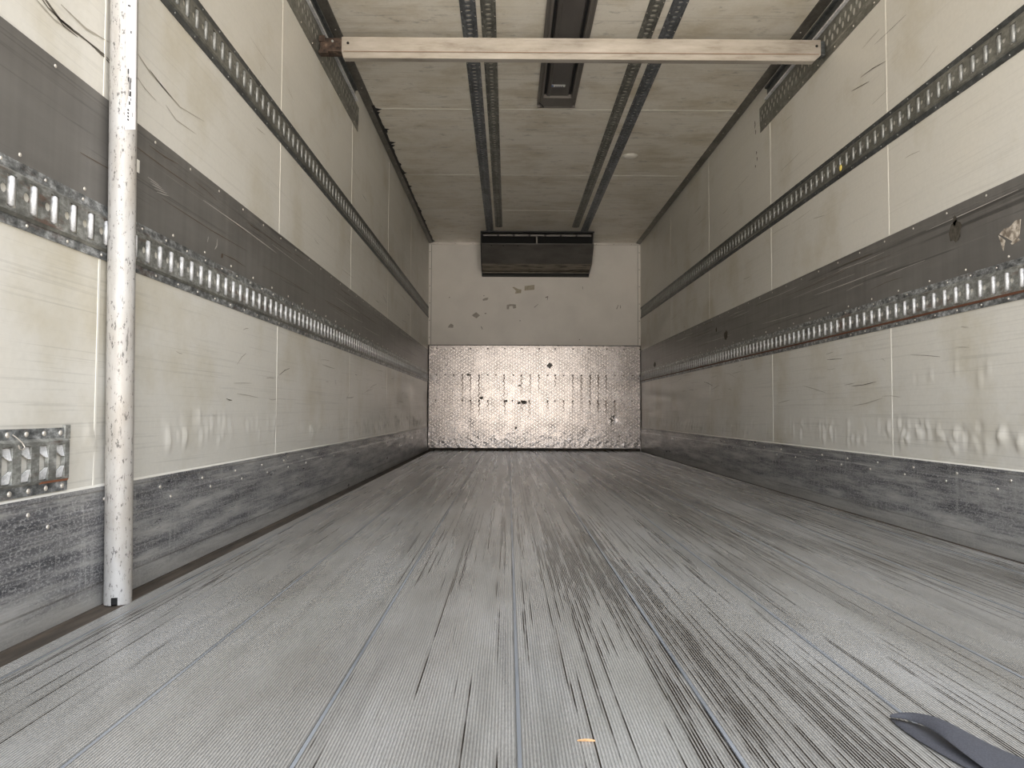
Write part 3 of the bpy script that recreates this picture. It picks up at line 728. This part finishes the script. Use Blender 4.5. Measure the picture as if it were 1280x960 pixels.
scrap('tape_scrap', [(-.70, 1.415), (-.64, 1.415), (-.635, 1.445), (-.665, 1.462), (-.69, 1.440)], YB, TAPEG, 'lowest grey tape scrap on the front wall, near its left edge', 'tape')
scrap('tape_scrap', [(-.02, 1.635), (.005, 1.63), (.008, 1.668), (.045, 1.672), (.055, 1.64), (.09, 1.648), (.085, 1.688), (.02, 1.692), (-.02, 1.682)], YB, TAPEG, 'faint grey bracket-shaped tape scrap in the middle of the front wall', 'tape')
scrap('tape_scrap', [(.442, .975), (.480, .944), (.515, .985), (.478, 1.018)], YB-.0215, plain('grey_duct_tape', (.22, .205, .20), .5), 'dark grey diamond of tape on the checker plate, right of centre', 'tape')
MK = plain('dark_mark', (.17, .155, .13), .7); BM = bmesh.new()
def mark(x0, z0, x1, z1, wd):
    d = Vector((x1-x0, 0, z1-z0)); n = Vector((-d.z, 0, d.x)).normalized()*wd/2
    BM.faces.new([BM.verts.new(Vector(p)+q) for p, q in (((x0, YB-.0012, z0), -n), ((x1, YB-.0012, z1), -n*.5), ((x1, YB-.0012, z1), n*.5), ((x0, YB-.0012, z0), n))])
for a in ((.300, 1.655, .345, 1.695, .006), (.43, 1.77, .46, 1.785, .012), (.455, 1.785, .45, 1.74, .008), (1.255, 1.64, 1.275, 1.69, .008), (1.30, 1.65, 1.298, 1.685, .008), (-.29, 1.79, -.28, 1.788, .012),
          (-.275, 1.582, -.255, 1.582, .012), (-.315, 1.43, -.30, 1.395, .009), (-.69, 1.768, -.68, 1.768, .012), (.86, 1.9, .862, 1.87, .006), (.13, 1.5, .14, 1.5, .012), (.82, 1.283, .83, 1.28, .012)): mark(*a)
obj('scratch_mark', BM, MK, WF)

# remains of a paper label and grime on the right dark panel
def rscrap(name, pts, par, mt, off=.0042):      # pts (y,z) on the right wall
    V = [(XR-off, y, z) for y, z in pts]; return obj(name, (V, [tuple(range(len(V)))]), mt, par)
PAP = Mat('torn_paper'); PAP.set(PAP.ramp(PAP.noise((50, 50, 50), 1, 5), [(.40, (.17, .14, .11)), (.55, (.45, .40, .33)), (.7, (.62, .58, .52))]), .8); PAP = PAP.m
for i, pts in enumerate(([(2.189, .998), (2.167, 1.010), (2.143, 1.009), (2.118, 1.022), (2.095, 1.020), (2.103, .969), (2.131, .961), (2.158, .980)], [(2.193, .996), (2.163, .973), (2.173, .942)], [(2.141, .9585), (2.107, .9665), (2.099, .958), (2.134, .952)])):
    V = [(XR-.0033, y, z) for y, z in pts]+[(XR-.0025, y, z) for y, z in pts]; n = len(pts)
    F = [tuple(range(n)), tuple(range(2*n-1, n-1, -1))]+[(j, (j+1) % n, n+(j+1) % n, n+j) for j in range(n)]
    cy, cz = pts[0]; o = obj('label_remnant', ([(v[0]-XR, v[1]-cy, v[2]-cz) for v in V], F), PAP, None, False, (XR, cy, cz))
    tag(o, ('largest torn patch of a peeled paper label on the right dark panel', 'pointed white corner of the peeled label, left of and below the large patch', 'thin white sliver of the peeled label under the large patch')[i], 'paper label')
GR = Mat('grime_blotch'); GR.set(GR.ramp(GR.noise((60, 90, 60), 1, 5), [(.35, (.035, .03, .022)), (.65, (.085, .075, .058))]), .8); GR = GR.m
rnd = random.Random(9)
for par, cy, cz, ry, rz in ((BR, 2.405, 1.065, .040, .042), (BR, 2.405, 1.10, .012, .022), (BR, 4.97, .985, .05, .035), (BR, 7.4, .9+.04, .06, .03), (BR, 5.2, 1.05, .02, .02)):
    pts = [(cy+ry*rnd.uniform(.65, 1.1)*math.cos(i*.42), cz+rz*rnd.uniform(.65, 1.1)*math.sin(i*.42)) for i in range(15)]
    rscrap('grime', pts, par, GR)
SC = plain('black_scuff', (.09, .08, .065), .7); SCL = plain('soft_scuff', (.34, .32, .27), .7)
def scuff(X, s, par, pts, wd, mt, off=.0008):
    V = []; F = []; m_ = len(pts)
    # resample
    P = []
    for a, b in zip(pts, pts[1:]):
        for k in range(6): t = k/6; P.append((a[0]+(b[0]-a[0])*t, a[1]+(b[1]-a[1])*t))
    P.append(pts[-1]); n = len(P)
    for i, p in enumerate(P):
        t = i/(n-1); q = wd*math.sin(math.pi*min(1, max(.03, t)))**.6*.5*rnd.uniform(.6, 1.2)+.0003
        a = P[max(0, i-1)]; b = P[min(n-1, i+1)]; d = math.hypot(b[0]-a[0], b[1]-a[1]) or 1; ny, nz = -(b[1]-a[1])/d, (b[0]-a[0])/d
        V += [(X+s*off, p[0]+ny*q, p[1]+nz*q), (X+s*off, p[0]-ny*q, p[1]-nz*q)]
        if i: F.append((2*i-2, 2*i-1, 2*i+1, 2*i))
    obj('scuff_mark', (V, F), mt, par)
for pts, wd, mt in (([(1.354, 1.262), (1.40, 1.245), (1.44, 1.243), (1.508, 1.246), (1.60, 1.251), (1.64, 1.245)], .004, SC), ([(1.38, 1.262), (1.44, 1.242), (1.50, 1.243)], .005, SC),
                    ([(1.39, 1.255), (1.45, 1.236), (1.50, 1.238)], .003, SC), ([(1.44, 1.275), (1.53, 1.272), (1.62, 1.29)], .004, SCL), ([(1.53, 1.247), (1.60, 1.246), (1.63, 1.240)], .004, SC), ([(1.34, 1.245), (1.42, 1.232), (1.48, 1.236)], .004, SCL),
                    ([(1.72, 1.333), (1.80, 1.31), (1.858, 1.304), (1.974, 1.292), (2.13, 1.316)], .0045, SCL), ([(1.80, 1.315), (1.86, 1.304), (1.93, 1.296)], .004, SC), ([(1.89, 1.262), (1.952, 1.246), (2.078, 1.256)], .003, SCL),
                    ([(1.70, 1.28), (1.78, 1.256), (1.84, 1.25)], .003, SCL)): scuff(XL, 1, WL, pts, wd, mt)
BRN = plain('brown_scrape', (.10, .075, .055), .7); PAL = plain('pale_scrape', (.42, .40, .37), .5)
rq = random.Random(33)
for X, s, par in ((XL, 1, BL), (XR, -1, BR)):
    for k in range(26):
        z = rq.choice((rq.uniform(1.085, 1.125), rq.uniform(.93, 1.12))); y = rq.uniform(1.3 if s > 0 else 2.05, 6.5); L = rq.uniform(.08, .7)
        scuff(X, s, par, [(y, z), (y+L*.5, z+rq.uniform(-.004, .004)), (y+L, z+rq.uniform(-.01, .01))], rq.uniform(.001, .003), BRN if rq.random() < .6 else PAL, .0034)
scuff(XL, 1, BL, [(2.22, .945), (2.235, .96), (2.238, .985)], .005, PAL, .0036); scuff(XL, 1, BL, [(2.165, .955), (2.172, .975)], .003, PAL, .0036)
for k in range(5): scuff(XL, 1, BL, [(1.80+.012*k, 1.035-.006*k), (1.86+.014*k, 1.033-.003*k)], .0014, PAL, .0036)
scuff(XL, 1, BL, [(2.27, .93), (2.285, .945)], .012, BRN, .0036)
rr = random.Random(21)
for X, s, par, n in ((XL, 1, WL, 46), (XR, -1, WR, 50)):
    for k in range(n):
        y = rr.uniform(1.7 if s > 0 else 2.2, 6.5); z = rr.choice((rr.uniform(.45, .76), rr.uniform(.45, .76), rr.uniform(1.17, 1.5), rr.uniform(1.68, 2.1)))
        L = rr.uniform(.03, .30); dz = rr.uniform(-.012, .012) if rr.random() < .75 else rr.uniform(-.06, .06)
        if z < .77 < z+dz or z+dz < 1.165 < z: continue
        scuff(X, s, par, [(y, z), (y+L*.5, z+dz*.6+rr.uniform(-.003, .003)), (y+L, z+dz)], rr.uniform(.0012, .003), rr.choice((SCL, SCL, SCL, SC)), .0016)
for y, z, h_ in ((4.36, 2.26, .05), (4.35, 2.20, .03), (4.34, 2.06, .02), (4.33, 2.02, .025), (4.36, 1.98, .015)): scuff(XR, -1, WR, [(y, z), (y-.008, z-h_*.5), (y, z-h_)], .012, SC, .0012)

# ------------------------------------------------------------------ crossbar
def crossbar():
    xa, xb, yf, zb, zt = -.806, 1.500, 3.35, 2.164, 2.2385
    root = empty('crossbar', 'pale aluminium load bar spanning the box under the ceiling', 'bar', None, (0, yf, zb)); inv = Vector((0, -yf, -zb))
    M = Mat('worn_aluminium_bar'); a = M.ramp(M.noise((3, 9, 14), 1.3, 7, .65), [(.28, (.24, .205, .165)), (.47, (.42, .38, .33)), (.7, (.53, .49, .44))])
    st = M.ramp(M.noise((2.5, 20, 60), 1, 6, .65, (3, 0, 1)), [(.30, .45), (.39, 1)])
    AL = M.set(M.mix(1, a, st, 'MULTIPLY'), .36, .45)
    bm = bmesh.new()
    prof = [(.0035, -.027), (.0035, -.002), (.0005, .0005), (0, .004), (0, .0725), (.003, .0745), (.012, .0745), (.036, .0745), (.040, .071), (.040, -.026), (.038, -.029), (.006, -.029)]
    A = [bm.verts.new((xa if p[1] > -.01 else xa+.008, yf+p[0], zb+p[1])) for p in prof]
    B = [bm.verts.new((xb if p[1] > -.01 else xb-.030, yf+p[0], zb+p[1])) for p in prof]
    for i in range(len(prof)): j = (i+1) % len(prof); bm.faces.new((A[i], A[j], B[j], B[i]))
    bm.faces.new(A[::-1]); bm.faces.new(B); fixn(bm); bmesh.ops.translate(bm, verts=bm.verts, vec=inv)
    obj('bar_body', bm, AL, root)
    bm = bmesh.new(); box(bm, (xa+.01, yf-.0012, zb+.0005), (xb-.01, yf+.002, zb+.0030)); bmesh.ops.translate(bm, verts=bm.verts, vec=inv); obj('rust_seam', bm, plain('rust_seam', (.20, .11, .06), .8), root)
    for x in (xa+.030, xb-.020):
        bm = bmesh.new(); bmesh.ops.create_cone(bm, cap_ends=True, segments=14, radius1=.0065, radius2=.0065, depth=.002, matrix=Matrix.Translation((x, -.0008, .042))@Matrix.Rotation(math.pi/2, 4, 'X')); obj('pin_hole', bm, VOID, root)
    M = Mat('rusty_claw'); CL = M.set(M.ramp(M.noise((40, 40, 40), 1, 5), [(.35, (.03, .022, .018)), (.6, (.09, .06, .045)), (.75, (.22, .16, .12))]), .6, .4)
    bm = bmesh.new()                                   # left end: hooked steel shoe
    box(bm, (XL+.016, yf+.004, zb+.004), (xa+.012, yf+.060, zb+.070), 0, .004); box(bm, (XL+.012, yf-.004, zb+.050), (XL+.040, yf+.030, zb+.078), 0, .003); box(bm, (XL+.0115, yf-.002, zb-.006), (XL+.055, yf+.040, zb+.010), 0, .003)
    box(bm, (xa-.030, yf-.003, zb+.018), (xa-.010, yf+.006, zb+.044), 0, .003)
    bmesh.ops.translate(bm, verts=bm.verts, vec=inv); c = obj('end_claw', bm, CL, root)
    bm = bmesh.new(); bmesh.ops.create_uvsphere(bm, u_segments=10, v_segments=6, radius=.006, matrix=Matrix.Translation((xa-.045, .001, .052))); obj('claw_bolt', bm, ZINCD, c, True)
    bm = bmesh.new(); box(bm, (xb-.012, yf+.004, zb+.006), (XR-.0115, yf+.060, zb+.070), 0, .003); box(bm, (xb+.002, yf-.002, zb-.004), (XR-.012, yf+.03, zb+.012), 0, .003)
    bmesh.ops.translate(bm, verts=bm.verts, vec=inv); obj('end_claw', bm, DARKRAIL, root)
crossbar()

# ------------------------------------------------------------------ pole at the left
def pole():
    base = Vector((-.8885, 1.646, 0)); top = Vector((-.8935, 1.589, 2.392)); R = .0288
    root = empty('steel_pole', 'scratched white-grey round metal pole standing against the left wall', 'pole', None, base)
    M = Mat('scratched_white_pole'); a = M.ramp(M.noise((16, 16, 5), 1.4, 7, .6), [(.3, (.34, .325, .30)), (.6, (.44, .432, .42))])
    d = M.ramp(M.noise((150, 150, 60), 1, 6, .7), [(.37, .30), (.43, 1)])
    d2 = M.ramp(M.noise((90, 90, 14), 1, 6, .7, (4, 4, 4)), [(.33, .4), (.40, 1)])
    br = M.ramp(M.noise((6, 6, 2), 1, 4, .6, (1, 7, 1)), [(.45, (1, 1, 1)), (.7, (.88, .82, .74))])
    PM = M.set(M.mix(1, M.mix(1, M.mix(1, a, d, 'MULTIPLY'), d2, 'MULTIPLY'), br, 'MULTIPLY'), .48, .12)
    n = 40; V = []; F = []; ax = top-base; rings = [0, .001, .0165, .017, .9, 1.6, 2.2, 1]; L = ax.z
    zs = [0, .014, .018, .05]+[.05+(L-.05)*k/12 for k in range(1, 13)]
    inner = R-.003
    for z in zs:
        c = ax*(z/L)
        for i in range(n): t = 2*math.pi*i/n; V.append((c.x+R*math.cos(t), c.y+R*math.sin(t), z))
    # notch facing the camera, slightly left of the middle
    tc_ = math.atan2(-1, .62)-.32
    for r in range(len(zs)-1):
        for i in range(n):
            tm = 2*math.pi*(i+.5)/n; dt = abs((tm-tc_+math.pi) % (2*math.pi)-math.pi)
            if zs[r+1] <= .0181 and dt < .26: continue
            F.append((r*n+i, r*n+(i+1) % n, (r+1)*n+(i+1) % n, (r+1)*n+i))
    F.append(tuple((len(zs)-1)*n+i for i in range(n)))
    obj('tube', (V, F), PM, root, True)
    bm = bmesh.new(); bmesh.ops.create_cone(bm, cap_ends=True, segments=24, radius1=R-.004, radius2=R-.004, depth=.05, matrix=Matrix.Translation((0, 0, .026))); obj('dark_inside', bm, VOID, root)
    # long peeling white label on the side away from the wall
    V = []; F = []; z0, z1 = 1.075, 2.2; ta, tb = math.atan2(-.85, .62), math.atan2(-.05, 1); N = 8; K = 46; rnd = random.Random(5)
    def P_(t, z, r): c = ax*(z/L); return (c.x+r*math.cos(t), c.y+r*math.sin(t), z)
    for k in range(K+1):
        z = z0+(z1-z0)*k/K; lo = ta
        if .05 < z-z0 < .155: lo = ta+(.28*min(1, (z-z0-.03)/.07) if z-z0 < .14 else .05)
        for i in range(N+1): V.append(P_(lo+(tb-lo)*i/N, z+(.010*i/N if k == 0 else 0), R+.0009+(.0012*rnd.random() if i == 0 else 0)))
    for k in range(K):
        for i in range(N): a_ = k*(N+1)+i; F.append((a_, a_+1, a_+N+2, a_+N+1))
    lb = obj('peeling_label', (V, F), plain('label_white', (.72, .71, .73), .45), root, True)
    def patch(z, dz, t, dt, mt, nm, par, rr_=.0016):
        obj(nm, ([P_(t, z, R+rr_), P_(t+dt, z, R+rr_), P_(t+dt, z+dz, R+rr_), P_(t, z+dz, R+rr_)], [(0, 1, 2, 3)]), mt, par)
    INK = plain('black_print', (.05, .05, .05), .6)
    for k in range(4): patch(1.098+k*.0075, .0045, ta+.14, .13, INK, 'print_mark', lb)
    for z, t, dz, dt in ((1.155, .2, .012, .22), (1.170, .26, .018, .12), (1.188, .16, .010, .26), (1.135, .22, .008, .12), (1.205, .14, .012, .10), (1.30, .3, .006, .1), (1.36, .1, .004, .2), (1.145, .34, .006, .06), (1.11, .52, .010, .04)): patch(z, dz, ta+t, dt, INK, 'torn_patch', lb)
    FT = plain('faint_print', (.38, .34, .30), .7)
    for z in (1.135, 1.147, 1.166, 1.185, 1.120): patch(z, .008, ta-.32, .08, FT, 'faint_print', root, .0006)
    # thin white strip stuck beside it on the dark panel
pole()
bm = bmesh.new(); box(bm, (XL+.0032, 1.745, 1.030), (XL+.0042, 1.758, 1.062)); obj('white_sticker_strip', bm, SEAM, BL)

# ------------------------------------------------------------------ strap on the floor
def strap():
    root = empty('webbing_strap', 'dark grey webbing strap folded over on the floor at the lower right corner', 'strap', None, (.56, .93, 0))
    inv = Vector((-.56, -.93, 0))
    M = Mat('grey_webbing'); wv = M.ramp(M.noise((500, 500, 500), 1, 2), [(.35, .75), (.65, 1.15)])
    WB = M.set(M.mix(1, (.055, .056, .066), wv, 'MULTIPLY'), .62)
    near = [(.546, 1.0295, .004), (.556, 1.018, .008), (.5665, 1.003, .010), (.571, .978, .0125), (.5705, .955, .0145), (.5695, .930, .0145), (.5705, .902, .013), (.573, .872, .011), (.580, .84, .008), (.590, .79, .006)]
    far = [(.547, 1.030, .006), (.560, 1.022, .0135), (.570, 1.010, .0185), (.580, .995, .022), (.589, .980, .0235), (.598, .957, .022), (.608, .932, .019), (.624, .908, .014), (.650, .880, .010), (.672, .83, .007)]
    V = []; F = []; n = len(near)
    for a, b in zip(near, far):
        for t in (0, .25, .5, .75, 1):
            V.append((a[0]+(b[0]-a[0])*t, a[1]+(b[1]-a[1])*t, a[2]+(b[2]-a[2])*t+.0025*math.sin(math.pi*t)))
    for i in range(n-1):
        for j in range(4): k = i*5+j; F.append((k, k+1, k+6, k+5))
    o = obj('upper_fold', ([tuple(Vector(v)+inv) for v in V], F), WB, root, True)
    so = o.modifiers.new('t', 'SOLIDIFY'); so.thickness = .0018; sb = o.modifiers.new('s', 'SUBSURF'); sb.levels = sb.render_levels = 2
    V = []; F = []
    low = [((.546, 1.0295), (.550, 1.0300)), ((.545, 1.010), (.574, 1.012)), ((.546, .985), (.590, .99)), ((.549, .960), (.600, .96)), ((.556, .925), (.607, .925)), ((.5645, .892), (.614, .89)), ((.575, .85), (.625, .85)), ((.59, .79), (.64, .79))]
    for a, b in low:
        for t in (0, .5, 1): V.append((a[0]+(b[0]-a[0])*t, a[1]+(b[1]-a[1])*t, .0022))
    for i in range(len(low)-1):
        for j in range(2): k = i*3+j; F.append((k, k+1, k+4, k+3))
    o = obj('lower_layer', ([tuple(Vector(v)+inv) for v in V], F), WB, root, True)
    so = o.modifiers.new('t', 'SOLIDIFY'); so.thickness = .0018; so.offset = -.5
    # pale stitching along the fold
    V = []; F = []
    for k in range(16):
        u = .52+k*.030; i = min(n-2, int(u*(n-1))); f_ = u*(n-1)-i
        def at(u_, t): 
            i = min(n-2, int(u_*(n-1))); g = u_*(n-1)-i
            a = Vector(near[i]).lerp(Vector(near[i+1]), g); b = Vector(far[i]).lerp(Vector(far[i+1]), g); return a.lerp(b, t)+Vector((0, 0, .0025*math.sin(math.pi*t)+.0008))
        c = len(V); V += [at(u, .50), at(u, .53), at(min(1, u+.014), .53), at(min(1, u+.014), .50)]; F.append((c, c+1, c+2, c+3))
    obj('stitching', ([tuple(v+inv) for v in V], F), plain('blue_grey_thread', (.30, .36, .50), .6), root)
strap()

# wood splinter on the floor
bm = bmesh.new(); prism(bm, [(-.012, 0), (-.010, .0012), (-.002, .0022), (.006, .0020), (.012, .0008), (.0115, 0)], 'y', -.0022, .0022); fixn(bm)
for v in bm.verts:
    v.co.y += .0006*math.sin(v.co.x*900); v.co.y *= 1-.3*abs(v.co.x)/.012
M = Mat('orange_wood'); WM = M.set(M.ramp(M.noise((300, 900, 300), 1, 3), [(.3, (.50, .27, .12)), (.7, (.72, .46, .24))]), .6)
o = obj('wood_splinter', bm, WM, None, False, (.106, .965, .0004)); tag(o, 'tiny orange wood splinter on the ribbed floor near the bottom edge', 'splinter')
# pale crumbs of debris in the grooves near the doors
CR = plain('pale_crumb', (.72, .68, .58), .7)
